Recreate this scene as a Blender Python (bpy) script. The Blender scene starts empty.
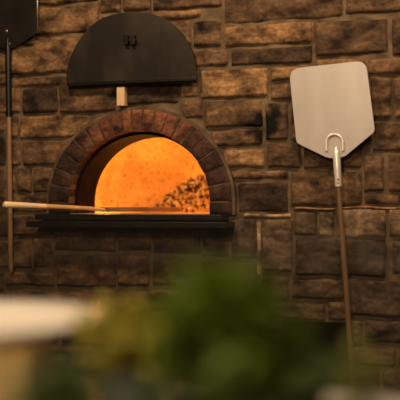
import bpy, bmesh, math, random
from mathutils import Vector, Matrix, noise, Euler
random.seed(7)
SC = bpy.context.scene
COL = SC.collection
PI = math.pi

# ------------------------------------------------------------------ camera
TH = math.radians(17.5); D = 3.6; F = 900.0; EYE = 1.2
cam = bpy.data.cameras.new('camera'); camo = bpy.data.objects.new('camera', cam); COL.objects.link(camo)
camo.location = (D*math.sin(TH), -D*math.cos(TH), EYE)
camo.rotation_euler = (PI/2 + math.atan(5/F), 0, TH)
cam.sensor_width = 36; cam.lens = 36*F/400
cam.dof.use_dof = True; cam.dof.focus_distance = 3.58; cam.dof.aperture_fstop = 1.5
cam.clip_start = 0.02
SC.camera = camo
MW = Matrix.LocRotScale(camo.location, camo.rotation_euler, None)
def ray(px, py):
    return (MW.to_3x3() @ Vector(((px-200)/F, (200-py)/F, -1.0)))
def W(px, py, out=0.0):            # the point of the plane y = -out seen there
    r = ray(px, py); t = (-out - camo.location.y)/r.y
    return camo.location + r*t
def P(px, py, d):
    return camo.location + ray(px, py)*d

# ------------------------------------------------------------------ helpers
def tag(o, label=None, cat=None, group=None, kind=None):
    if label: o['label'] = label
    if cat: o['category'] = cat
    if group: o['group'] = group
    if kind: o['kind'] = kind
    return o
def empty(name, loc=(0,0,0), rot=(0,0,0)):
    o = bpy.data.objects.new(name, None); COL.objects.link(o)
    o.location = loc; o.rotation_euler = rot; o.empty_display_size = .05
    return o
def obj(name, bm, mats, parent=None, smooth=True, bevel=0, wn=False):
    me = bpy.data.meshes.new(name); bm.normal_update(); bm.to_mesh(me); bm.free()
    o = bpy.data.objects.new(name, me); COL.objects.link(o)
    for m in (mats if isinstance(mats, (list, tuple)) else [mats]): me.materials.append(m)
    if smooth:
        me.shade_smooth()
        if bevel or wn: me.set_sharp_from_angle(angle=math.radians(40))
    if bevel:
        b = o.modifiers.new('bevel', 'BEVEL'); b.width = bevel; b.segments = 3; b.limit_method = 'ANGLE'
        b.harden_normals = True
    if parent: o.parent = parent; 
    return o
def box(bm, a, b, mat=0):
    x0,y0,z0 = a; x1,y1,z1 = b
    vs = [bm.verts.new(p) for p in ((x0,y0,z0),(x1,y0,z0),(x1,y1,z0),(x0,y1,z0),(x0,y0,z1),(x1,y0,z1),(x1,y1,z1),(x0,y1,z1))]
    for f in ((0,3,2,1),(4,5,6,7),(0,1,5,4),(1,2,6,5),(2,3,7,6),(3,0,4,7)):
        bm.faces.new([vs[i] for i in f]).material_index = mat
def tube(bm, pts, rad, seg=16, sx=1.0, mat=0):   # pts with a radius each, capped
    rings = []
    pts = [Vector(p) for p in pts]
    for i, p in enumerate(pts):
        t = (pts[min(i+1, len(pts)-1)] - pts[max(i-1, 0)]).normalized()
        up = Vector((0,1,0)) if abs(t.y) < .9 else Vector((0,0,1))
        u = t.cross(up).normalized(); v = t.cross(u).normalized()
        r = rad[i] if isinstance(rad, (list,tuple)) else rad
        rings.append([bm.verts.new(p + u*math.cos(k/seg*2*PI)*r + v*math.sin(k/seg*2*PI)*r*sx) for k in range(seg)])
    for a, b in zip(rings, rings[1:]):
        for k in range(seg):
            bm.faces.new((a[k], a[(k+1)%seg], b[(k+1)%seg], b[k])).material_index = mat
    for r in (rings[0][::-1], rings[-1]): 
        try: bm.faces.new(r).material_index = mat
        except Exception: pass
def plate(bm, pts, vec):                          # an outline with a thickness
    a = [bm.verts.new(p) for p in pts]; b = [bm.verts.new(Vector(p)+vec) for p in pts]
    bm.faces.new(a); bm.faces.new(b[::-1])
    n = len(a)
    for i in range(n): bm.faces.new((a[i], b[i], b[(i+1)%n], a[(i+1)%n]))
    bmesh.ops.recalc_face_normals(bm, faces=bm.faces)
def lathe(bm, prof, seg=48, c=(0,0,0)):
    rings = []
    for r, z in prof:
        rings.append([bm.verts.new((c[0]+r*math.cos(k/seg*2*PI), c[1]+r*math.sin(k/seg*2*PI), c[2]+z)) for k in range(seg)])
    for a, b in zip(rings, rings[1:]):
        for k in range(seg): bm.faces.new((a[k], a[(k+1)%seg], b[(k+1)%seg], b[k]))
    bm.faces.new(rings[0][::-1]); bm.faces.new(rings[-1])
def rounded(corners, radii, n=7):                 # fillet a 2-d outline
    out = []; N = len(corners)
    for i, (c, r) in enumerate(zip(corners, radii)):
        c = Vector(c); a = Vector(corners[i-1]); b = Vector(corners[(i+1)%N])
        if r <= 0: out.append(c); continue
        u = (a-c).normalized(); v = (b-c).normalized(); p = c+u*r; q = c+v*r
        for k in range(n+1):
            t = k/n; out.append(p*(1-t)**2 + c*2*t*(1-t) + q*t*t)
    return out

# ------------------------------------------------------------------ materials
def mat(name, col, rough=.7, metal=0, spec=.5):
    m = bpy.data.materials.new(name); m.use_nodes = True
    b = m.node_tree.nodes['Principled BSDF']
    b.inputs['Base Color'].default_value = (*col, 1); b.inputs['Roughness'].default_value = rough
    b.inputs['Metallic'].default_value = metal; b.inputs['Specular IOR Level'].default_value = spec
    return m, m.node_tree.nodes, m.node_tree.links, b
def noisy(name, c0, c1, scale, rough=.7, metal=0, bump=.3, bscale=None, spec=.5, stretch=(1,1,1), lo=.35, hi=.65, bdist=.003, rough2=None):
    m, n, l, b = mat(name, c0, rough, metal, spec)
    tc = n.new('ShaderNodeTexCoord'); mp = n.new('ShaderNodeMapping'); mp.inputs['Scale'].default_value = stretch
    l.new(tc.outputs['Object'], mp.inputs[0])
    t = n.new('ShaderNodeTexNoise'); t.inputs['Scale'].default_value = scale; t.inputs['Detail'].default_value = 6
    l.new(mp.outputs[0], t.inputs[0])
    r = n.new('ShaderNodeValToRGB'); e = r.color_ramp.elements
    e[0].position = lo; e[0].color = (*c0,1); e[1].position = hi; e[1].color = (*c1,1)
    l.new(t.outputs[0], r.inputs[0]); l.new(r.outputs[0], b.inputs['Base Color'])
    if bump:
        t2 = n.new('ShaderNodeTexNoise'); t2.inputs['Scale'].default_value = bscale or scale*4; t2.inputs['Detail'].default_value = 5
        l.new(mp.outputs[0], t2.inputs[0])
        bp = n.new('ShaderNodeBump'); bp.inputs['Strength'].default_value = bump; bp.inputs['Distance'].default_value = bdist
        l.new(t2.outputs[0], bp.inputs['Height']); l.new(bp.outputs[0], b.inputs['Normal'])
    if rough2 is not None:
        mr = n.new('ShaderNodeMapRange'); mr.inputs['To Min'].default_value = rough; mr.inputs['To Max'].default_value = rough2
        l.new(t.outputs[0], mr.inputs[0]); l.new(mr.outputs[0], b.inputs['Roughness'])
    return m

def stone_material(name, attr='tone', rough=.85, veins=True):
    m, n, l, b = mat(name, (.2,.12,.06), rough, 0, .25)
    at = n.new('ShaderNodeAttribute'); at.attribute_name = attr
    tc = n.new('ShaderNodeTexCoord')
    t1 = n.new('ShaderNodeTexNoise'); t1.inputs['Scale'].default_value = 9; t1.inputs['Detail'].default_value = 7; t1.inputs['Roughness'].default_value = .6
    mp = n.new('ShaderNodeMapping'); mp.inputs['Scale'].default_value = (1,1,1.5)
    l.new(tc.outputs['Object'], mp.inputs[0]); l.new(mp.outputs[0], t1.inputs[0])
    r1 = n.new('ShaderNodeValToRGB'); e = r1.color_ramp.elements
    e[0].position = .36; e[0].color = (.20,.18,.17,1); e[1].position = .66; e[1].color = (1.65,1.55,1.4,1)
    l.new(t1.outputs[0], r1.inputs[0])
    mx = n.new('ShaderNodeMix'); mx.data_type = 'RGBA'; mx.blend_type = 'MULTIPLY'; mx.inputs[0].default_value = 1
    l.new(at.outputs['Color'], mx.inputs[6]); l.new(r1.outputs[0], mx.inputs[7])
    t2 = n.new('ShaderNodeTexNoise'); t2.inputs['Scale'].default_value = 55; t2.inputs['Detail'].default_value = 5
    l.new(mp.outputs[0], t2.inputs[0])
    r2 = n.new('ShaderNodeValToRGB'); e = r2.color_ramp.elements
    e[0].position = .34; e[0].color = (.68,.65,.63,1); e[1].position = .66; e[1].color = (1.25,1.25,1.25,1)
    l.new(t2.outputs[0], r2.inputs[0])
    m2 = n.new('ShaderNodeMix'); m2.data_type = 'RGBA'; m2.blend_type = 'MULTIPLY'; m2.inputs[0].default_value = 1
    l.new(mx.outputs[2], m2.inputs[6]); l.new(r2.outputs[0], m2.inputs[7])
    l.new(m2.outputs[2], b.inputs['Base Color'])
    bp = n.new('ShaderNodeBump'); bp.inputs['Strength'].default_value = .45; bp.inputs['Distance'].default_value = .004
    l.new(t2.outputs[0], bp.inputs['Height']); l.new(bp.outputs[0], b.inputs['Normal'])
    return m
M_STONE = stone_material('ashlar_stone')
M_BRICK = stone_material('arch_brick')
M_MORTAR = noisy('mortar', (.07,.046,.028), (.18,.122,.072), 14, .95, bump=.8, bscale=60, spec=.1)
M_SOOT = noisy('sooty_lining', (.006,.004,.003), (.018,.010,.007), 10, .9, bump=.5, spec=.1)
M_IRON = noisy('black_iron', (.004,.0035,.003), (.009,.008,.007), 20, .30, 0, bump=.15, bscale=120, rough2=.45, bdist=.001, spec=.3)
M_STEEL_DARK = noisy('stained_sheet_steel', (.009,.0065,.0045), (.040,.028,.018), 6, .6, 0, bump=.12, bscale=30, rough2=.7, lo=.45, hi=.72, stretch=(1,1,.5), bdist=.002, spec=.2)
M_BLACK_PEEL = noisy('oiled_black_steel', (.004,.0033,.0028), (.011,.008,.006), 12, .5, 0, bump=.2, bscale=60, rough2=.6, bdist=.001, spec=.25)
M_HIGHLIGHT = noisy('highlight_metal', (.45,.34,.2), (.75,.6,.38), 30, .35, .9, bump=0)
M_ALU = noisy('brushed_aluminium', (.34,.30,.275), (.47,.41,.375), 6, .42, .35, bump=.05, bscale=80, rough2=.5, stretch=(1,1,.35), lo=.3, hi=.7, bdist=.001)
M_ALU_BRIGHT = noisy('polished_aluminium', (.74,.64,.56), (.85,.75,.66), 12, .33, .35, bump=0)
M_WOOD_DARK = noisy('dark_handle_wood', (.10,.05,.022), (.22,.12,.05), 14, .5, bump=.1, stretch=(1,1,.12))
M_WOOD_RAW = noisy('raw_handle_wood', (.16,.085,.04), (.27,.15,.07), 14, .6, bump=.1, stretch=(1,1,.12))
M_WOOD_PALE = noisy('pale_handle_wood', (.50,.28,.12), (.66,.40,.18), 14, .5, bump=.1, stretch=(.15,1,1))
M_WOOD_TIP = noisy('pale_worn_grip', (.78,.55,.32), (.86,.64,.40), 14, .5, bump=.1, stretch=(.15,1,1))
M_PEG = noisy('pale_peg_wood', (.55,.35,.18), (.70,.48,.27), 20, .6, bump=.1, stretch=(1,1,.2))
M_PEELBLADE = noisy('scorched_board', (.11,.045,.016), (.20,.085,.03), 10, .6, bump=.2, stretch=(.3,1,1))
M_CERAMIC = noisy('cream_glaze', (.72,.64,.55), (.80,.72,.63), 4, .3, bump=0)
M_YELLOW = noisy('honey_wood', (.66,.43,.14), (.78,.54,.20), 9, .45, bump=.1, stretch=(.2,1,1))
M_POT = noisy('dark_glazed_pot', (.03,.035,.03), (.06,.065,.05), 8, .4, bump=0)
M_SOIL = noisy('soil', (.02,.013,.008), (.05,.03,.02), 60, .95, bump=.8)
M_COUNTER = noisy('grey_stone_top', (.24,.22,.18), (.34,.31,.26), 25, .35, bump=0)
M_PANEL = noisy('dark_panel', (.04,.026,.018), (.07,.045,.03), 6, .5, bump=0)
M_FLOOR = noisy('floor_slate', (.05,.04,.033), (.09,.07,.055), 5, .6, bump=.2)
M_PLASTER = noisy('dark_plaster', (.10,.075,.055), (.13,.10,.075), 4, .9, bump=.2)
M_BRASS = noisy('brass', (.75,.55,.22), (.8,.6,.28), 10, .3, 1, bump=0)

def leafmat(name, c0, c1):
    m = noisy(name, c0, c1, 18, .5, bump=.2, bscale=60, lo=.3, hi=.7)
    b = m.node_tree.nodes['Principled BSDF']
    b.inputs['Specular IOR Level'].default_value = .2; b.inputs['Transmission Weight'].default_value = 0
    n, l = m.node_tree.nodes, m.node_tree.links
    t = n.new('ShaderNodeBsdfTranslucent'); src = b.inputs['Base Color'].links[0].from_socket; l.new(src, t.inputs[0])
    mx = n.new('ShaderNodeMixShader'); mx.inputs[0].default_value = .35; l.new(b.outputs[0], mx.inputs[1]); l.new(t.outputs[0], mx.inputs[2]); l.new(mx.outputs[0], n['Material Output'].inputs[0])
    return m
M_LEAF = leafmat('basil_leaf', (.045,.075,.004), (.10,.14,.008))
M_LEAF_Y = leafmat('golden_leaf', (.23,.20,.02), (.37,.32,.045))
M_LEAF_D = leafmat('deep_leaf', (.022,.038,.006), (.05,.07,.014))
M_LEAF_O = leafmat('olive_leaf', (.10,.11,.02), (.19,.19,.035))

# dome clay: warm clay with dark flecks and a paler firebrick skirt
def dome_material():
    m, n, l, b = mat('fired_clay', (.7,.5,.3), .9, 0, .1)
    tc = n.new('ShaderNodeTexCoord')
    t = n.new('ShaderNodeTexNoise'); t.inputs['Scale'].default_value = 5; t.inputs['Detail'].default_value = 5
    l.new(tc.outputs['Object'], t.inputs[0])
    r = n.new('ShaderNodeValToRGB'); e = r.color_ramp.elements
    e[0].position = .35; e[0].color = (.46,.31,.15,1); e[1].position = .65; e[1].color = (.78,.60,.32,1)
    l.new(t.outputs[0], r.inputs[0])
    v = n.new('ShaderNodeTexNoise'); v.inputs['Scale'].default_value = 95; v.inputs['Detail'].default_value = 3
    l.new(tc.outputs['Object'], v.inputs[0])
    r2 = n.new('ShaderNodeValToRGB'); e = r2.color_ramp.elements
    e[0].position = .34; e[0].color = (.22,.15,.12,1); e[1].position = .44; e[1].color = (1,1,1,1)
    l.new(v.outputs[0], r2.inputs[0])
    mx = n.new('ShaderNodeMix'); mx.data_type = 'RGBA'; mx.blend_type = 'MULTIPLY'; mx.inputs[0].default_value = 1.7
    l.new(r.outputs[0], mx.inputs[6]); l.new(r2.outputs[0], mx.inputs[7]); l.new(mx.outputs[2], b.inputs['Base Color'])
    bp = n.new('ShaderNodeBump'); bp.inputs['Strength'].default_value = .6; bp.inputs['Distance'].default_value = .008
    l.new(v.outputs[0], bp.inputs['Height']); l.new(bp.outputs[0], b.inputs['Normal'])
    return m
M_CLAY = dome_material()
def ember_material():
    m, n, l, b = mat('glowing_ember', (.05,.03,.02), .9, 0, .1)
    tc = n.new('ShaderNodeTexCoord')
    t = n.new('ShaderNodeTexNoise'); t.inputs['Scale'].default_value = 42; t.inputs['Detail'].default_value = 3
    l.new(tc.outputs['Object'], t.inputs[0])
    r = n.new('ShaderNodeValToRGB'); cr = r.color_ramp; e = cr.elements
    e[0].position = .49; e[0].color = (.0,.0,.0,1); e[1].position = .68; e[1].color = (1,.40,.07,1)
    x = cr.elements.new(.55); x.color = (.8,.16,.015,1)
    l.new(t.outputs[0], r.inputs[0]); l.new(r.outputs[0], b.inputs['Emission Color']); b.inputs['Emission Strength'].default_value = .9
    b.inputs['Base Color'].default_value = (.025,.014,.010,1)
    return m
M_EMBER = ember_material()

# ------------------------------------------------------------------ oven measures (wall plane)
OC = W(142, 202); CX = OC.x
ROUT = (W(236,200).x - W(48,200).x)/2; CX = (W(236,200).x + W(48,200).x)/2
RIN = ROUT*.745
ZSPR = W(142,202).z
ZTOP = W(142,107).z
ZFLOOR = W(142,213.6).z          # oven floor
SQ = (ZTOP-ZSPR)/ROUT            # vertical squash of the arch
# ------------------------------------------------------------------ the stone wall
# x0, y0, x1, y1, tone 0 dark .. 1 pale
S = [
(39,-14,98,3,.35),(38,6,98,33,.5),(100,-8,121,12,.6),(123,-12,151,10,.25),(153,10,200,19,.6),(153,-14,221,8,.3),
(12,37,98,73,.55),(-30,-14,36,22,.4),(-30,25,36,48,.3),(-30,50,8,73,.4),
(13,77,66,86,.55),(22,88,57,113,.12),(59,78,116,112,.4),(0,88,20,113,.35),(-30,77,10,86,.4),(-30,88,-2,113,.4),
(100,14,152,45,.4),(100,48,178,84,.3),(154,21,191,45,.3),(193,21,221,46,.32),(180,50,226,66,.45),
(118,87,178,104,.12),
(20,115,88,138,.5),(-30,105,5,132,.4),(7,116,18,138,.3),
(22,141,69,165,.42),(71,141,90,165,.45),(-30,134,5,165,.12),(7,141,20,165,.4),
(17,168,31,192,.4),(33,168,70,192,.5),(-30,168,5,200,.35),(7,168,15,192,.3),
(12,195,56,212,.35),(-30,203,10,236,.15),(12,215,52,236,.25),
(-30,240,31,268,.4),(33,239,51,268,.5),(54,214,56,236,.3),(6,272,54,286,.35),(-30,271,4,290,.15),
(55,229,115,251,.2),(57,255,115,287,.3),(117,229,150,251,.22),(152,229,200,254,.22),(117,255,149,286,.3),(152,258,200,286,.28),
(202,228,228,257,.25),(10,292,99,313,.4),(101,291,148,311,.42),(150,291,200,311,.35),(202,262,230,286,.35),
(-30,294,8,313,.3),(-30,316,60,345,.35),(62,316,140,345,.3),(142,315,222,345,.3),(203,290,256,312,.3),(224,316,283,345,.3),
# upper right
(224,-14,342,20,.2),(345,-14,420,12,.4),(224,24,313,44,.7),(316,20,388,54,.2),(392,16,440,54,.2),
(203,50,228,66,.3),(231,47,312,64,.15),(316,58,366,72,.55),(368,57,440,73,.5),
(200,69,268,97,.72),(271,66,314,80,.6),(271,83,314,99,.35),(317,76,367,100,.4),
(180,70,198,97,.45),(182,100,203,118,.35),
(205,100,262,127,.42),(265,103,288,140,.3),(291,102,330,140,.35),(333,103,370,140,.3),
(370,77,392,117,.4),(395,76,440,117,.45),(372,121,440,151,.25),
(212,130,262,146,.42),(223,149,264,167,.6),(267,143,300,168,.22),(303,143,362,168,.25),
(232,171,288,179,.5),(238,183,288,212,.1),(291,171,362,206,.38),
(364,155,384,192,.3),(388,153,440,192,.3),(364,195,400,205,.4),(403,195,440,205,.4),
# lower right
(231,219,256,259,.22),(262,219,292,272,.5),(294,212,317,235,.3),(319,211,333,236,.85),(336,209,386,238,.65),(389,208,440,237,.6),  # pale stones here paint in lamp reflections of the glass
(295,239,386,276,.18),(392,241,440,275,.3),
(232,263,256,286,.3),(262,277,289,300,.3),(292,279,346,299,.35),(349,280,440,317,.25),
(262,303,325,320,.4),(328,302,348,320,.5),
(353,321,362,344,.4),(365,321,440,344,.3),(353,347,396,366,.35),(399,347,440,366,.3),
(353,369,380,392,.3),(383,369,440,392,.3),(353,395,410,420,.3),
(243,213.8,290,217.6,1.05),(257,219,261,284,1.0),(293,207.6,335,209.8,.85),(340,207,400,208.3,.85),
]
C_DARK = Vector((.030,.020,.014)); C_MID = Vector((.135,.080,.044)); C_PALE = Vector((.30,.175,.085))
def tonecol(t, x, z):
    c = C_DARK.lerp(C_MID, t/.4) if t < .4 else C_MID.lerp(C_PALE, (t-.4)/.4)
    if z < 1.16 and x > -.1: # greyer tint in the lower right courses
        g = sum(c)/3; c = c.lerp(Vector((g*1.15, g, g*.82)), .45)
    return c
NX0 = W(284,322).x; NX1 = W(350,322).x; NZ1 = W(320,322).z; NZ0 = .22
def push(x, z):
    R = ROUT - .03
    dx = x-CX
    if z >= ZSPR:
        dz = (z-ZSPR)/SQ; r = math.hypot(dx, dz)
        if r < R:
            r = max(r, 1e-4); return CX + dx/r*R, ZSPR + dz/r*R*SQ
    elif z > ZFLOOR-.035 and abs(dx) < R:
        if z > ZFLOOR-.01: return CX + math.copysign(R, dx), z
        return x, ZFLOOR-.035
    return x, z
wall = bmesh.new(); lay = wall.verts.layers.float_color.new('tone')
STEP = .009
def add_stone(x0, z0, x1, z1, tone, fine=True):
    xc, zc = (x0+x1)/2, (z0+z1)/2
    R = ROUT-.04
    if zc > ZSPR and math.hypot(xc-CX, (zc-ZSPR)/SQ) < R*.93: return
    if ZFLOOR-.03 < zc <= ZSPR and abs(xc-CX) < R*.95: return
    st = STEP if fine else .03
    nx = max(4, int((x1-x0)/st)); nz = max(3, int((z1-z0)/st))
    sd = random.random()*50
    col = tonecol(max(.04, min(1.5, tone + random.uniform(-.06,.06))), xc, zc)
    proud = random.uniform(.003,.012)
    tx, tz = random.uniform(-.035,.035), random.uniform(-.05,.05)
    g = []
    for j in range(nz+1):
        row = []
        for i in range(nx+1):
            x = x0+(x1-x0)*i/nx; z = z0+(z1-z0)*j/nz
            e = min(x-x0, x1-x, z-z0, z1-z)
            ex = min(1, max(0, e)/.013)
            h = -.009*(1-ex)**2.2
            q = Vector((x*1.0, sd, z*1.6))
            h += (noise.fractal(q*16, 1, 2, 4)*.009 + noise.noise(q*6)*.009)*min(1, ex+.15) + proud
            h += (x-xc)*tx + (z-zc)*tz
            wq = Vector((x*11, 3.3, z*11))
            xx = x + noise.noise(wq)*.005; zz = z + noise.noise(wq+Vector((9,0,0)))*.005
            xx, zz = push(xx, zz)
            rim = (i in (0,nx) or j in (0,nz))
            v = wall.verts.new((xx, .02 if rim else -max(h,-.006), zz)); v[lay] = (*col,1); row.append(v)
        g.append(row)
    for j in range(nz):
        for i in range(nx):
            f = wall.faces.new((g[j][i], g[j][i+1], g[j+1][i+1], g[j+1][i])); f.material_index = 0
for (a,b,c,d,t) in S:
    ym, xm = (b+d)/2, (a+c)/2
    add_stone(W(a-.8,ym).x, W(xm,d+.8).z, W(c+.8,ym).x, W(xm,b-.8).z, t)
# the courses beyond what the photo shows
fx0 = W(-30,200).x-.012; fx1 = W(440,200).x+.012; fz1 = W(200,-14).z+.012; fz0 = W(200,345).z-.012
WX0, WX1, WZ1 = -2.6, 2.6, 2.8
def courses(x0, x1, z0, z1, holes=()):
    z = z0
    while z < z1-.04:
        h = min(random.uniform(.08,.15), z1-z)
        if z1-(z+h) < .05: h = z1-z
        x = x0
        while x < x1-.03:
            w = min(random.uniform(.13,.36), x1-x)
            if x1-(x+w) < .06: w = x1-x
            ok = not any(x < b and x+w > a and z < d and z+h > c for a,c,b,d in holes)
            if ok: add_stone(x+.006, z+.006, x+w-.006, z+h-.006, random.choice((.15,.25,.35,.4,.5,.6)), False)
            x += w
        z += h
courses(WX0, fx0, 0, WZ1); courses(fx1, WX1, 0, WZ1); courses(fx0, fx1, fz1, WZ1)
courses(fx0, NX0-.01, 0, fz0); courses(NX1+.01, fx1, 0, W(300,420).z); courses(NX0-.01, NX1+.01, 0, NZ0)
# mortar bed with the oven and niche openings left free
def q(x0,z0,x1,z1,y=.0085):
    f = wall.faces.new([wall.verts.new(p) for p in ((x0,y,z0),(x1,y,z0),(x1,y,z1),(x0,y,z1))]); f.material_index = 1
RH = RIN+.03
q(WX0,0,CX-RH,WZ1)
N = 40; zf = ZFLOOR-.02
for i in range(N):
    a0 = PI - PI*i/N; a1 = PI - PI*(i+1)/N
    xa, xb = CX+RH*math.cos(a0), CX+RH*math.cos(a1)
    za, zb = ZSPR+RH*SQ*math.sin(a0), ZSPR+RH*SQ*math.sin(a1)
    f = wall.faces.new([wall.verts.new(p) for p in ((xa,.0085,za),(xb,.0085,zb),(xb,.0085,WZ1),(xa,.0085,WZ1))]); f.material_index = 1
q(CX-RH,0,CX+RH,zf)
q(CX+RH,0,NX0,WZ1); q(NX0,NZ1,NX1,WZ1); q(NX0,0,NX1,NZ0); q(NX1,0,WX1,WZ1)
# reveals of the niche
def quad(*pts, m=1):
    f = wall.faces.new([wall.verts.new(p) for p in pts]); f.material_index = m
d = .4
quad((NX0,.004,NZ0),(NX0,d,NZ0),(NX0,d,NZ1),(NX0,.004,NZ1)); quad((NX1,.004,NZ0),(NX1,.004,NZ1),(NX1,d,NZ1),(NX1,d,NZ0))
quad((NX0,.004,NZ1),(NX0,d,NZ1),(NX1,d,NZ1),(NX1,.004,NZ1)); quad((NX0,.004,NZ0),(NX1,.004,NZ0),(NX1,d,NZ0),(NX0,d,NZ0))
quad((NX0,d,NZ0),(NX1,d,NZ0),(NX1,d,NZ1),(NX0,d,NZ1), m=2)
wo = obj('wall_back', wall, [M_STONE, M_MORTAR, M_SOOT]); tag(wo, kind='structure')

# dark patches on the stones right of the oven, multiplied into the stone colour
def darken_patches():
    n, l = M_STONE.node_tree.nodes, M_STONE.node_tree.links
    b = n['Principled BSDF']; src = b.inputs['Base Color'].links[0].from_socket
    geo = n.new('ShaderNodeNewGeometry'); prev = src
    for (px,py,rad) in ((264,124,.055),(276,112,.03),(252,128,.03),(266,133,.045),(200,22,.03)):
        c = W(px,py)
        vm = n.new('ShaderNodeVectorMath'); vm.operation = 'DISTANCE'
        nz = n.new('ShaderNodeTexNoise'); nz.inputs['Scale'].default_value = 22; nz.inputs['Detail'].default_value = 4
        l.new(geo.outputs['Position'], nz.inputs[0])
        l.new(geo.outputs['Position'], vm.inputs[0]); vm.inputs[1].default_value = c
        ad = n.new('ShaderNodeMath'); ad.operation = 'MULTIPLY_ADD'
        l.new(nz.outputs[0], ad.inputs[0]); ad.inputs[1].default_value = rad*2.2; l.new(vm.outputs['Value'], ad.inputs[2])
        mr = n.new('ShaderNodeMapRange'); mr.inputs['From Min'].default_value = rad*1.7; mr.inputs['From Max'].default_value = rad*2.4
        mr.inputs['To Min'].default_value = .06; mr.inputs['To Max'].default_value = 1
        l.new(ad.outputs[0], mr.inputs[0])
        mx = n.new('ShaderNodeMix'); mx.data_type = 'RGBA'; mx.blend_type = 'MULTIPLY'; mx.inputs[0].default_value = 1
        l.new(prev, mx.inputs[6]); l.new(mr.outputs[0], mx.inputs[7]); prev = mx.outputs[2]
    l.new(prev, b.inputs['Base Color'])
darken_patches()

# ------------------------------------------------------------------ room shell
def slab(name, a, b, m):
    bm = bmesh.new(); box(bm, a, b); return tag(obj(name, bm, m, smooth=False), kind='structure')
slab('floor', (-2.6,-6.2,-.1), (2.6,.6,0), M_FLOOR)
slab('ceiling', (-2.6,-6.2,2.8), (2.6,.1,2.9), M_PLASTER)
slab('wall_left', (-2.7,-6.2,0), (-2.6,.1,2.8), M_PLASTER)
slab('wall_right', (2.6,-6.2,0), (2.7,.1,2.8), M_PLASTER)
slab('wall_front', (-2.7,-6.3,0), (2.7,-6.2,2.8), M_PLASTER)

# ------------------------------------------------------------------ the oven
oven = empty('pizza_oven', (CX,0,ZFLOOR))
tag(oven, 'brick-arched pizza oven glowing orange, built into the stone wall', 'oven')
def loc(o): o.location = o.location - Vector(oven.location); return o
# brick ring
bm = bmesh.new(); lb = bm.verts.layers.float_color.new('tone')
def voussoir(pts2, y0, y1, col, nu=5, nv=8):
    # pts2: corner points (inner0, inner1, outer1, outer0) in the wall plane
    A,B,C_,D_ = [Vector(p) for p in pts2]; sd = random.random()*40
    def P2(u,v): return (A.lerp(B,u)).lerp(D_.lerp(C_,u), v)
    g = []
    pr = random.uniform(-.003,.004)
    for j in range(nv+1):
        r = []
        for i in range(nu+1):
            u, v = i/nu, j/nv; p = P2(u,v)
            rim = i in (0,nu) or j in (0,nv)
            h = noise.noise(Vector((p.x*30, sd, p.y*30)))*.004
            y = y0 + h + pr + (.006 if rim else 0)
            vv = bm.verts.new((p.x, y, p.y)); vv[lb] = (*col,1); r.append(vv)
        g.append(r)
    for j in range(nv):
        for i in range(nu): bm.faces.new((g[j][i], g[j][i+1], g[j+1][i+1], g[j+1][i]))
    loop = [g[0][i] for i in range(nu+1)] + [g[j][nu] for j in range(1,nv+1)] + [g[nv][i] for i in range(nu-1,-1,-1)] + [g[j][0] for j in range(nv-1,0,-1)]
    back = []
    for v in loop:
        w = bm.verts.new((v.co.x, y1, v.co.z)); w[lb] = (*col,1); back.append(w)
    n = len(loop)
    for k in range(n): bm.faces.new((loop[k], back[k], back[(k+1)%n], loop[(k+1)%n]))
def arch(r, a): return (CX + r*math.cos(a), ZSPR + r*SQ*math.sin(a))
NB = 19
RED = Vector((.16,.064,.036)); SOOTY = Vector((.024,.013,.010)); BROWN = Vector((.05,.025,.018))
ws = [1.22-.42*math.sin(PI*(i+.5)/NB)**2 + random.uniform(-.04,.04) for i in range(NB)]; ac = [0]
for w_ in ws: ac.append(ac[-1]+w_/sum(ws))
for i in range(NB):
    a0 = PI - PI*ac[i] - .008; a1 = PI - PI*ac[i+1] + .008; am = (a0+a1)/2
    t = abs(am-PI/2)/(PI/2)
    c = RED.lerp(BROWN, min(1, max(0,(t-.25)/.35))).lerp(SOOTY, max(0,(t-.45)/.6)*.8) * random.uniform(.75,1.25)
    if am < PI/2 and t > .45: c = c.lerp(BROWN, .5)
    voussoir((arch(RIN+random.uniform(0,.004),a0), arch(RIN+.002,a1), arch(ROUT-.012,a1), arch(ROUT-.012,a0)), -.024, .06, c)
hh = ZSPR-ZFLOOR
for s in (-1,1):
    x0, x1 = sorted((CX+s*RIN, CX+s*(ROUT-.012)))
    voussoir(((x0,ZFLOOR-.002),(x1,ZFLOOR-.002),(x1,ZSPR-.003),(x0,ZSPR-.003)), -.024, .06, SOOTY*random.uniform(.8,1.4))
bmesh.ops.recalc_face_normals(bm, faces=bm.faces)
ab = obj('brick_arch', bm, M_BRICK, oven, wn=True); ab['label'] = 'ring of red-brown arch bricks, sooty at its feet'; ab.data.shade_smooth(); ab.data.set_sharp_from_angle(angle=math.radians(50)); loc(ab)
# mortar behind and between the bricks, with the thin outer fillet
bm = bmesh.new()
K = 48
def band(r0, r1, y, yb):
    prev = None
    pts = [(-1,ZFLOOR)] + [None]*(K+1) + [(1,ZFLOOR)]
    rows = []
    for k in range(-1, K+2):
        if k == -1: a = PI; z = ZFLOOR-.004
        elif k == K+1: a = 0; z = ZFLOOR-.004
        else: a = PI-PI*k/K; z = None
        def pt(r):
            x, zz = arch(r, a); return x, (z if z is not None else zz)
        (xi,zi),(xo,zo) = pt(r0), pt(r1)
        rows.append([bm.verts.new(p) for p in ((xi,yb,zi),(xi,y,zi),(xo,y,zo),(xo,yb,zo))])
    for a,b in zip(rows, rows[1:]):
        for k in range(3): bm.faces.new((a[k],a[k+1],b[k+1],b[k]))
    for r in (rows[0], rows[-1]): bm.faces.new(r)
band(RIN+.002, ROUT, -.013, .19)
bmesh.ops.recalc_face_normals(bm, faces=bm.faces)
mo = obj('arch_mortar', bm, noisy('arch_mortar', (.07,.043,.028), (.15,.10,.062), 14, .95, bump=.7, bscale=60, spec=.1), oven, wn=True); loc(mo)
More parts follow.
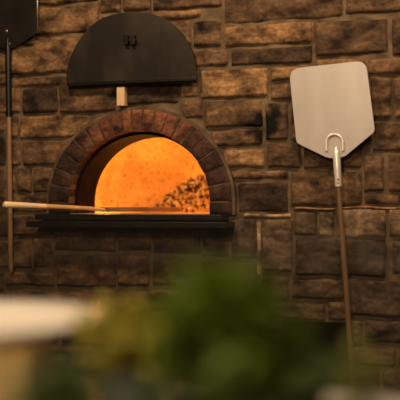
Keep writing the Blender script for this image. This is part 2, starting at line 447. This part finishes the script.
# dark lining of the mouth
bm = bmesh.new()
R2 = RIN*.965
prev = None
for k in range(-1, K+2):
    a = PI if k < 0 else 0 if k > K else PI-PI*k/K
    x, z = arch(R2, a); x3, z3 = arch(RIN+.03, a)
    if k in (-1, K+1): z = z3 = ZFLOOR-.004
    cur = [bm.verts.new(p) for p in ((x3,.045,z3),(x,.045,z),(x,.225,z),(x3,.225,z3))]
    if prev:
        for i in range(4): bm.faces.new((prev[i],prev[(i+1)%4],cur[(i+1)%4],cur[i]))
    prev = cur
bmesh.ops.recalc_face_normals(bm, faces=bm.faces)
loc(obj('mouth_lining', bm, M_SOOT, oven, wn=True))
# dome
bm = bmesh.new(); RD = .56; YC = .64; HD = .50
NU, NV = 96, 32; rows = []
for j in range(NV+1):
    b_ = j/NV*PI/2
    rr = RD*math.cos(b_)**.9 if j < NV else 0; z = ZFLOOR-.01 + HD*math.sin(b_)
    row = []
    for i in range(NU):
        a = i/NU*2*PI
        k = 1 + .03*noise.noise(Vector((math.cos(a)*3, math.sin(a)*3, b_*3)))
        row.append(bm.verts.new((CX + rr*k*math.cos(a), YC + rr*k*math.sin(a), z)))
    rows.append(row)
for j in range(NV):
    for i in range(NU):
        f4 = (rows[j][i], rows[j][(i+1)%NU], rows[j+1][(i+1)%NU], rows[j+1][i])
        c = sum((v.co for v in f4), Vector())/4
        if c.y < .222: continue
        bm.faces.new(f4[::-1])
bmesh.ops.remove_doubles(bm, verts=bm.verts, dist=.0005)
dm = obj('dome', bm, M_CLAY, oven); dm['label'] = 'clay dome lit orange by the fire'; loc(dm)
# the wall between mouth and dome
bm = bmesh.new(); prev = None
for k in range(-1, K+2):
    a = PI if k < 0 else 0 if k > K else PI-PI*k/K
    x, z = arch(R2+.004, a)
    if k in (-1, K+1): z = ZFLOOR-.004
    o = Vector((math.cos(a)*.62, math.sin(a)*.62)) if 0 <= k <= K else Vector((math.copysign(.62, math.cos(a)), -.02))
    cur = [bm.verts.new((x,.225,z)), bm.verts.new((CX+o.x,.225,ZSPR+o.y if k not in (-1,K+1) else z))]
    if prev: bm.faces.new((prev[0],prev[1],cur[1],cur[0]))
    prev = cur
loc(obj('chamber_front', bm, M_SOOT, oven))
# hearth floor
bm = bmesh.new(); box(bm, (CX-RIN-.028,.0,ZFLOOR-.019), (CX+RIN+.028,.23,ZFLOOR)); box(bm, (CX-.62,.2299,ZFLOOR-.04), (CX+.62,1.25,ZFLOOR)) 
fl = obj('hearth_floor', bm, noisy('hearth_tile', (.36,.22,.13), (.55,.36,.22), 7, .8, bump=.3), oven, smooth=False); loc(fl)
# iron ledge: an upper plate and a longer lower rail
lx0 = W(35,217,.10).x; lx1 = W(222,217,.10).x
bm = bmesh.new(); box(bm, (lx0,-.105,ZFLOOR-.026), (lx1,-.004,ZFLOOR-.002))
le = obj('ledge', bm, M_IRON, oven, bevel=.004); le['label'] = 'black iron ledge under the oven mouth'; loc(le)
bm = bmesh.new(); box(bm, (W(27,224,.12).x,-.13,ZFLOOR-.055), (W(227,224,.12).x,-.004,ZFLOOR-.0305))
r_ = obj('lower_rail', bm, M_IRON, le, bevel=.004)
# embers
bm = bmesh.new()
ec = W(216,205,-.86); 
for k in range(1500):
    u = random.gauss(0,.42); v = random.gauss(0,.45)
    if abs(u) > 1 or abs(v) > 1: continue
    hgt = .19*max(0, 1-(u*u+v*v)**.8)
    x = ec.x + u*.33; y = .80 + v*.16
    z = ZFLOOR + hgt*random.uniform(.72,1.0)+.006
    s = random.uniform(.004,.0115)
    mt = Matrix.LocRotScale(Vector((x,y,z)), Euler((random.random()*6,random.random()*6,random.random()*6)), Vector((s*random.uniform(.8,1.7),s*random.uniform(.6,1),s*random.uniform(.5,.9))))
    bmesh.ops.create_icosphere(bm, subdivisions=1, radius=1, matrix=mt)
eo = obj('ember_heap', bm, M_EMBER, smooth=False); tag(eo, 'heap of glowing embers on the hearth at the right inside the oven', 'embers', kind='stuff')

# ------------------------------------------------------------------ oven door hung above
door = empty('oven_door', W(132,84,.03))
tag(door, 'half-round stained steel oven door propped above the arch', 'oven door')
half = [(68,86),(67.5,76),(70,62),(75,50),(82,38),(91,27.5),(101,20),(113,15.5),(125,13.2),(137,13),(150,14),(162,17.5),(173,24),(182,32.5),(189,43),(194,55),(197,69),(197.5,83)]
# smooth the outline
pts = []
for i in range(len(half)-1):
    p0 = Vector(half[max(i-1,0)]); p1 = Vector(half[i]); p2 = Vector(half[i+1]); p3 = Vector(half[min(i+2,len(half)-1)])
    for k in range(4):
        t = k/4; pts.append(.5*((2*p1)+(p2-p0)*t+(2*p0-5*p1+4*p2-p3)*t*t+(3*p1-p0-3*p2+p3)*t**3))
pts.append(Vector(half[-1]))
def at0(par, o): o.location = -Vector(par.location); return o
bm = bmesh.new(); plate(bm, [W(p.x,p.y,.032) for p in pts], Vector((0,-.012,0)))
at0(door, obj('door_plate', bm, M_STEEL_DARK, door, bevel=.002))
bm = bmesh.new()
a = W(68,85.5,.044); b = W(197,84,.044)
box(bm, (a.x,-.056,a.z-.004), (b.x,-.044,a.z+.010))
at0(door, obj('bottom_flange', bm, M_IRON, door, bevel=.002))
bm = bmesh.new()
for px in (127.5, 134.5):
    a = W(px-1.9,45.5,.044); b = W(px+1.9,35.5,.044); box(bm, (a.x,-.066,a.z), (b.x,-.0435,b.z))
a = W(127.5,40.5,.066); b = W(134.5,40.5,.066); tube(bm, [(a.x-.006,-.060,a.z),(b.x+.006,-.060,a.z)], .005, 12)
at0(door, obj('handle_bracket', bm, M_IRON, door, bevel=.002))
bm = bmesh.new(); a = W(118.3,106.5,.02); b = W(126.2,86.5,.02)
box(bm, (a.x,-.040,a.z), (b.x,-.004,W(122,86.8,.03).z-.0005))
tag(obj('wooden_block', bm, M_PEG, bevel=.003), 'small pale wooden block standing on the arch under the oven door', 'wooden block')

# ------------------------------------------------------------------ peels
def peel_blade(cor, rad, out, th, m, name, parent):
    bm = bmesh.new(); o2 = rounded(cor, rad)
    plate(bm, [W(p.x,p.y,out) for p in o2], Vector((0,-th,0)))
    return at0(parent, obj(name, bm, m, parent, bevel=.0012))
# right, aluminium
rp = empty('pizza_peel', (W(365,520,.02).x, -.05, 0)); 
tag(rp, 'large pale metal pizza peel standing blade-up against the wall right of the oven', 'pizza peel')
cor = [(289,69),(366,60.5),(375.2,131.5),(344,157.5),(328.5,158.5),(296.5,143)]
bl = peel_blade(cor, [12,11,3.5,5,5,4], .045, .004, M_ALU, 'blade', rp); bl['label'] = 'broad rounded metal blade'
bm = bmesh.new()
# socket: half-round weld ring, tongue and ferrule
c = W(334.5,142,.05)
ring = [W(334.5-8.3,151,.054)] + [W(334.5+8.3*math.cos(a), 142.5-8.3*math.sin(a), .054) for a in [PI-PI*k/14 for k in range(15)]] + [W(334.5+8.3,151,.054)]
tube(bm, ring, .0052, 10, sx=.7)
at0(rp, obj('socket_ring', bm, M_ALU_BRIGHT, rp, wn=True))
bm = bmesh.new()
tube(bm, [W(336,147,.054),W(336.4,152,.056),W(336.8,158,.058),W(337.4,170,.058),W(338.4,186.5,.058)], [.004,.0105,.0145,.0140,.0125], 16)
sk = at0(rp, obj('ferrule', bm, M_ALU_BRIGHT, rp, wn=True)); sk['label'] = 'bright metal ferrule'
for y in (179.5,183):
    bm = bmesh.new()
    p = W(338.1,y,.058+.012); tube(bm, [p, p+Vector((0,-.004,0))], .003, 8)
    obj('rivet', bm, M_STEEL_DARK, sk)
bm = bmesh.new()
h0 = W(338.2,184,.058); h1 = W(353.8,390,.058); dv = (h1-h0); dv.y = 0
end = h0 + dv*((h0.z-.003)/(-dv.z))
bm2 = [h0.lerp(end, k/12) for k in range(13)]
tube(bm, bm2, [.0095]+[.0108]*11+[.0125], 16)
hd = at0(rp, obj('handle', bm, M_WOOD_DARK, rp, wn=True)); hd['label'] = 'long dark wooden handle'
# left, black
lp = empty('pizza_peel', (W(8,48,.03).x, -.03, W(8,48,.03).z))
tag(lp, 'black pizza peel hanging at the left edge of the wall', 'pizza peel')
cor = [(-22,-46),(36,-48),(37,34),(14,48.5),(3,49),(-21,36)]
bl = peel_blade(cor, [12,12,2,3,3,2], .03, .004, M_BLACK_PEEL, 'blade', lp); bl['label'] = 'black steel blade'
bm = bmesh.new(); tube(bm, [W(36.8,-40,.033),W(37.4,0,.033),W(37.8,33,.033)], .0038, 8)  # bright strip added as the painted rim highlight of the blade
o = at0(lp, obj('edge_highlight', bm, M_HIGHLIGHT, lp)); o['label'] = 'painted rim highlight along the black blade'
for (x,y) in ((6.5,31),(9,44)):
    bm = bmesh.new()
    p = W(x,y,.033); bmesh.ops.create_uvsphere(bm, u_segments=14, v_segments=8, radius=.007, matrix=Matrix.LocRotScale(p, None, Vector((1,.5,1))))
    at0(lp, obj('rivet', bm, M_HIGHLIGHT, lp))
bm = bmesh.new(); tube(bm, [W(7.6,38,.04),W(7.9,50,.042),W(8.3,80,.042),W(8.8,117,.042)], [.004,.0125,.0125,.0115], 16)
o = at0(lp, obj('ferrule', bm, M_IRON, lp, wn=True)); o['label'] = 'black ferrule tube'
bm = bmesh.new(); tube(bm, [W(8.8,114,.042),W(9.8,190,.042),W(10.7,266,.042),W(10.8,271,.042),W(10.8,272.5,.042)], [.010,.0108,.0108,.010,.006], 16)
o = at0(lp, obj('handle', bm, M_WOOD_RAW, lp, wn=True)); o['label'] = 'brown wooden handle'
# the hook that carries it, above the frame
bm = bmesh.new(); p = W(7,-44,.0); 
tube(bm, [(p.x,.015,p.z+.01),(p.x,-.05,p.z+.01),(p.x,-.058,p.z+.02),(p.x,-.058,p.z+.035)], .004, 10)
hk = obj('wall_hook', bm, M_IRON); tag(hk, 'iron hook in the stone wall holding the black peel', 'hook')

# wooden peel lying in the mouth, handle sticking out to the left
wp0 = W(90,210.4,-.02); wp0.z = ZFLOOR+.020
tip = W(5,204.6,.36)
wp = empty('pizza_peel', (wp0.x, wp0.y, ZFLOOR))
tag(wp, 'wooden pizza peel lying in the oven mouth, pale handle sticking out to the left', 'pizza peel')
dr = (wp0-tip); L = dr.length; dr.normalize()
bm = bmesh.new(); q1 = tip.lerp(wp0, .45)
tube(bm, [tip+dr*-.006, tip, tip.lerp(wp0,.2), q1], [.008,.0125,.012,.0105], 16)
o = at0(wp, obj('grip', bm, M_WOOD_TIP, wp, wn=True)); o['label'] = 'pale worn grip end'
bm = bmesh.new(); nk = wp0 + Vector((dr.x,dr.y,0)).normalized()*.10; nk.z = ZFLOOR+.012
tube(bm, [tip.lerp(wp0,.449), tip.lerp(wp0,.75), wp0, nk], [.0105,.0098,.009,.007], 16)
at0(wp, obj('handle', bm, M_WOOD_PALE, wp, wn=True))
u = Vector((dr.x,dr.y,0)).normalized(); v = Vector((-u.y,u.x,0))
bc = nk - u*.02
cor2 = [(0,-.016),(.05,-.10),(.34,-.125),(.40,-.07),(.40,.07),(.34,.125),(.05,.10),(0,.016)]
out2 = rounded(cor2, [.0,.03,.03,.04,.04,.03,.03,0])
bm = bmesh.new(); plate(bm, [bc+u*p.x+v*p.y+Vector((0,0,-.006)) for p in out2], Vector((0,0,.020)))
for vv in bm.verts: vv.co.z = max(vv.co.z, ZFLOOR+.002)
o = at0(wp, obj('blade', bm, M_PEELBLADE, wp, bevel=.003)); o['label'] = 'scorched wooden blade inside the oven'

# ------------------------------------------------------------------ glass partition in front of the work area
GY = -.50
gz = W(200,213.5,.5).z
gp = empty('glass_screen', (0,GY,0)); tag(gp, 'low clear glass screen standing before the oven wall, its top level with the ledge', 'glass screen')
m, n, l, b = mat('clear_pane', (1,1,1), .05)
tr = n.new('ShaderNodeBsdfTransparent'); tr.inputs[0].default_value = (.93,.92,.90,1)
gl = n.new('ShaderNodeBsdfGlossy'); gl.inputs['Roughness'].default_value = .08
df = n.new('ShaderNodeBsdfDiffuse'); df.inputs[0].default_value = (.55,.5,.45,1)
fr = n.new('ShaderNodeFresnel'); fr.inputs[0].default_value = 1.45
m1 = n.new('ShaderNodeMixShader'); l.new(fr.outputs[0], m1.inputs[0]); l.new(tr.outputs[0], m1.inputs[1]); l.new(gl.outputs[0], m1.inputs[2])
m2 = n.new('ShaderNodeMixShader'); m2.inputs[0].default_value = .008; l.new(m1.outputs[0], m2.inputs[1]); l.new(df.outputs[0], m2.inputs[2])
l.new(m2.outputs[0], n['Material Output'].inputs[0])
M_GLASS = m
bm = bmesh.new(); box(bm, (-1.9,-.004,.05), (1.9,.004,gz)); obj('pane', bm, M_GLASS, gp, smooth=False)
bm = bmesh.new(); box(bm, (-1.9,-.03,0), (1.9,.03,.06)); obj('base_rail', bm, M_IRON, gp, bevel=.004)

# ------------------------------------------------------------------ counter
CZ = .90
far = P(300,389,1.46)
cy1 = -1.98
ct = empty('bar_counter', (.6,-2.7,0)); tag(ct, 'grey-topped bar counter carrying the plants at the bottom of the view', 'counter')
bm = bmesh.new(); box(bm, (-1.6,-3.25+2.7-.1,CZ-.04), (1.9,cy1+2.7,CZ)); 
for vv in bm.verts: vv.co.x -= .6
obj('worktop', bm, M_COUNTER, ct, bevel=.004)
bm = bmesh.new(); box(bm, (-2.1,-.5,0), (1.2,cy1+2.7-.05,CZ-.04)); obj('cabinet_base', bm, M_PANEL, ct, smooth=False)

# pots with herbs
def leaf(bm, base, direction, size, curl, wid=.42, roll=0):
    d = direction.normalized(); side = d.cross(Vector((0,0,1)))
    if side.length < .05: side = Vector((1,0,0))
    side.normalize(); up = side.cross(d).normalized()
    side = (side*math.cos(roll)+up*math.sin(roll)).normalized(); up = side.cross(d).normalized()
    n = 6; rows = []
    for i in range(n+1):
        t = i/n; w = size*wid*math.sin(PI*min(1,t*.94+.04))**.8*(1-.25*t)
        c = base + d*size*t - up*curl*size*t*t
        rows.append([bm.verts.new(c - side*w + up*w*.35), bm.verts.new(c), bm.verts.new(c + side*w + up*w*.35)])
    for a,b in zip(rows, rows[1:]):
        for k in range(2): bm.faces.new((a[k],a[k+1],b[k+1],b[k]))
def herb(name, label, cat, px, pyt, dist, rad, lm, nl, size, seed, top=None):
    rnd = random.Random(seed)
    base = P(px, 300, dist); base.z = CZ+.0005
    ztop = P(px, pyt, dist).z - CZ
    root = empty(name, base); tag(root, label, cat, None)
    ph = min(.085, ztop*.45); pr = rad*.55
    bm = bmesh.new(); lathe(bm, [(pr*.72,0),(pr*.76,.003),(pr*.96,ph*.8),(pr*1.04,ph*.82),(pr*1.04,ph),(pr*.95,ph),(pr*.92,ph*.9)], 40)
    obj('pot', bm, M_POT, root, wn=True)
    bm = bmesh.new(); lathe(bm, [(pr*.90,ph*.84),(pr*.90,ph*.9),(pr*.5,ph*.93)], 32); obj('soil', bm, M_SOIL, root, wn=True)
    zc = (ztop+ph*.75)/2+.005; rz = max(.03,(ztop-ph*.75)/2)
    bs = bmesh.new(); bf = bmesh.new(); ns = max(6,nl//12)
    for s in range(ns):
        a = rnd.random()*2*PI; r = rad*math.sqrt(rnd.random())*.8
        tp = Vector((math.cos(a)*r, math.sin(a)*r, zc + rz*rnd.uniform(.3,.9)*math.sqrt(max(.05,1-(r/rad)**2))))
        b0 = Vector((math.cos(a)*r*.35, math.sin(a)*r*.35, ph*.88))
        mid = b0.lerp(tp,.5)+Vector((rnd.uniform(-.006,.006),rnd.uniform(-.006,.006),0))
        tube(bs, [b0,mid,tp], [.0022,.0019,.0012], 8)
    for k in range(nl):
        while True:
            p = Vector((rnd.uniform(-1,1),rnd.uniform(-1,1),rnd.uniform(-1,1)))
            if .25 < p.length < 1: break
        q_ = Vector((p.x*rad, p.y*rad, zc+p.z*rz*.92))
        dd = Vector((p.x, p.y, p.z*.5+rnd.uniform(-.1,.5))) + Vector((rnd.uniform(-.5,.5),)*3)
        leaf(bf, q_-dd.normalized()*size*.5, dd, size*rnd.uniform(.7,1.15), rnd.uniform(.1,.5), roll=rnd.uniform(-.6,.6))
    obj('stem', bs, lm, root, wn=True)
    fo = obj('foliage', bf, lm, root)
    sd = fo.modifiers.new('subdivision', 'SUBSURF'); sd.levels = sd.render_levels = 1
    return root
herb('potted_basil', 'tallest bushy green potted basil, blurred at the bottom centre of the view', 'potted plant', 226, 258, 1.0, .090, M_LEAF, 330, .036, 1)
herb('potted_basil', 'lower dark green potted basil on the counter, right of the tallest basil', 'potted plant', 292, 352, 1.24, .080, M_LEAF_D, 190, .034, 2)
herb('potted_herb', 'yellow-green potted herb on the counter, left of the tallest basil', 'potted plant', 132, 296, 1.22, .078, M_LEAF_Y, 170, .03, 3)
herb('potted_herb', 'short dark green potted herb in front of the pale bowl', 'potted plant', 62, 362, .80, .046, M_LEAF_D, 130, .028, 4)
herb('potted_herb', 'small olive green sprig in a pot at the lower right', 'potted plant', 362, 335, 1.0, .030, M_LEAF_O, 26, .022, 5)
herb('potted_herb', 'short dark green potted herb standing before the yellow-green one', 'potted plant', 178, 382, .80, .046, M_LEAF_D, 120, .028, 6)

# pale bowl on a wooden box, at the left edge
bp_ = P(-18, 314, 1.40); 
bxh = bp_.z - CZ - .036
wb = empty('wooden_box', (bp_.x-.03, bp_.y, CZ+.0005)); tag(wb, 'honey-coloured wooden box on the counter under the pale bowl', 'box')
bm = bmesh.new(); box(bm, (-.115,-.09,0), (.115,.09,bxh-.012)); 
wb.rotation_euler = (0,0,TH)
obj('body', bm, M_YELLOW, wb, bevel=.003)
bm = bmesh.new(); box(bm, (-.12,-.095,bxh-.0115), (.12,.095,bxh-.001)); obj('lid', bm, M_YELLOW, wb, bevel=.003)
bm = bmesh.new()
R = .195
lathe(bm, [(.090,0),(.094,.0),(.096,.006),(.120,.010),(.155,.020),(R,.031),(R+.001,.034),(R-.003,.036),(.150,.027),(.11,.016),(.03,.012)], 64, (bp_.x,bp_.y,CZ+.0005+bxh))
tag(obj('serving_bowl', bm, M_CERAMIC, wn=False), 'wide pale ceramic bowl blurred at the left edge of the view', 'bowl')
# dough domed in it? a folded cream napkin is not shown, the bowl stays empty

# ------------------------------------------------------------------ lights
def area(name, loc, target, power, size, col, shape='DISK'):
    ld = bpy.data.lights.new(name, 'AREA'); ld.energy = power; ld.size = size; ld.color = col; ld.shape = shape
    o = bpy.data.objects.new(name, ld); COL.objects.link(o); o.location = loc
    o.rotation_euler = (Vector(target)-Vector(loc)).to_track_quat('-Z','Y').to_euler(); return o
def point(name, loc, power, r, col):
    ld = bpy.data.lights.new(name, 'POINT'); ld.energy = power; ld.shadow_soft_size = r; ld.color = col
    o = bpy.data.objects.new(name, ld); COL.objects.link(o); o.location = loc; return o
WARM = (1,.71,.43)
area('ceiling_spot_light', (-.3,-1.2,2.72), (-.1,0,1.4), 18.5, .18, WARM)
area('ceiling_spot_light', (1.0,-1.2,2.72), (.55,0,1.4), 18.5, .18, WARM)
area('bar_area_light', (.4,-3.2,2.3), (.3,-2.6,.9), 38, .3, (1,.78,.52))
area('bar_area_light', (1.5,-4.2,2.0), (.1,-2.1,1.0), 7, .25, (1,.78,.52))  # added light, no real pendant: brightens the front of the wooden box
area('room_fill_light', (.8,-5.2,2.3), (.2,0,1.1), 14, .9, (1,.8,.6))  # added frontal fill from behind the camera, no real lamp
FIRE = (1,.37,.065)
point('fire_light', (CX+.33,.60,ZFLOOR+.22), 9.5, .07, FIRE)
point('fire_light', (CX-.36,.50,ZFLOOR+.10), 9, .07, FIRE)
w = bpy.data.worlds.new('world'); SC.world = w; w.use_nodes = True
w.node_tree.nodes['Background'].inputs[0].default_value = (.02,.018,.015,1)
w.node_tree.nodes['Background'].inputs[1].default_value = .3

SC.view_settings.view_transform = 'Standard'; SC.view_settings.look = 'None'
SC.view_settings.exposure = 0; SC.view_settings.gamma = 1; SC.view_settings.use_curve_mapping = False
SC.cycles.use_denoising = True
SC.cycles.max_bounces = 8
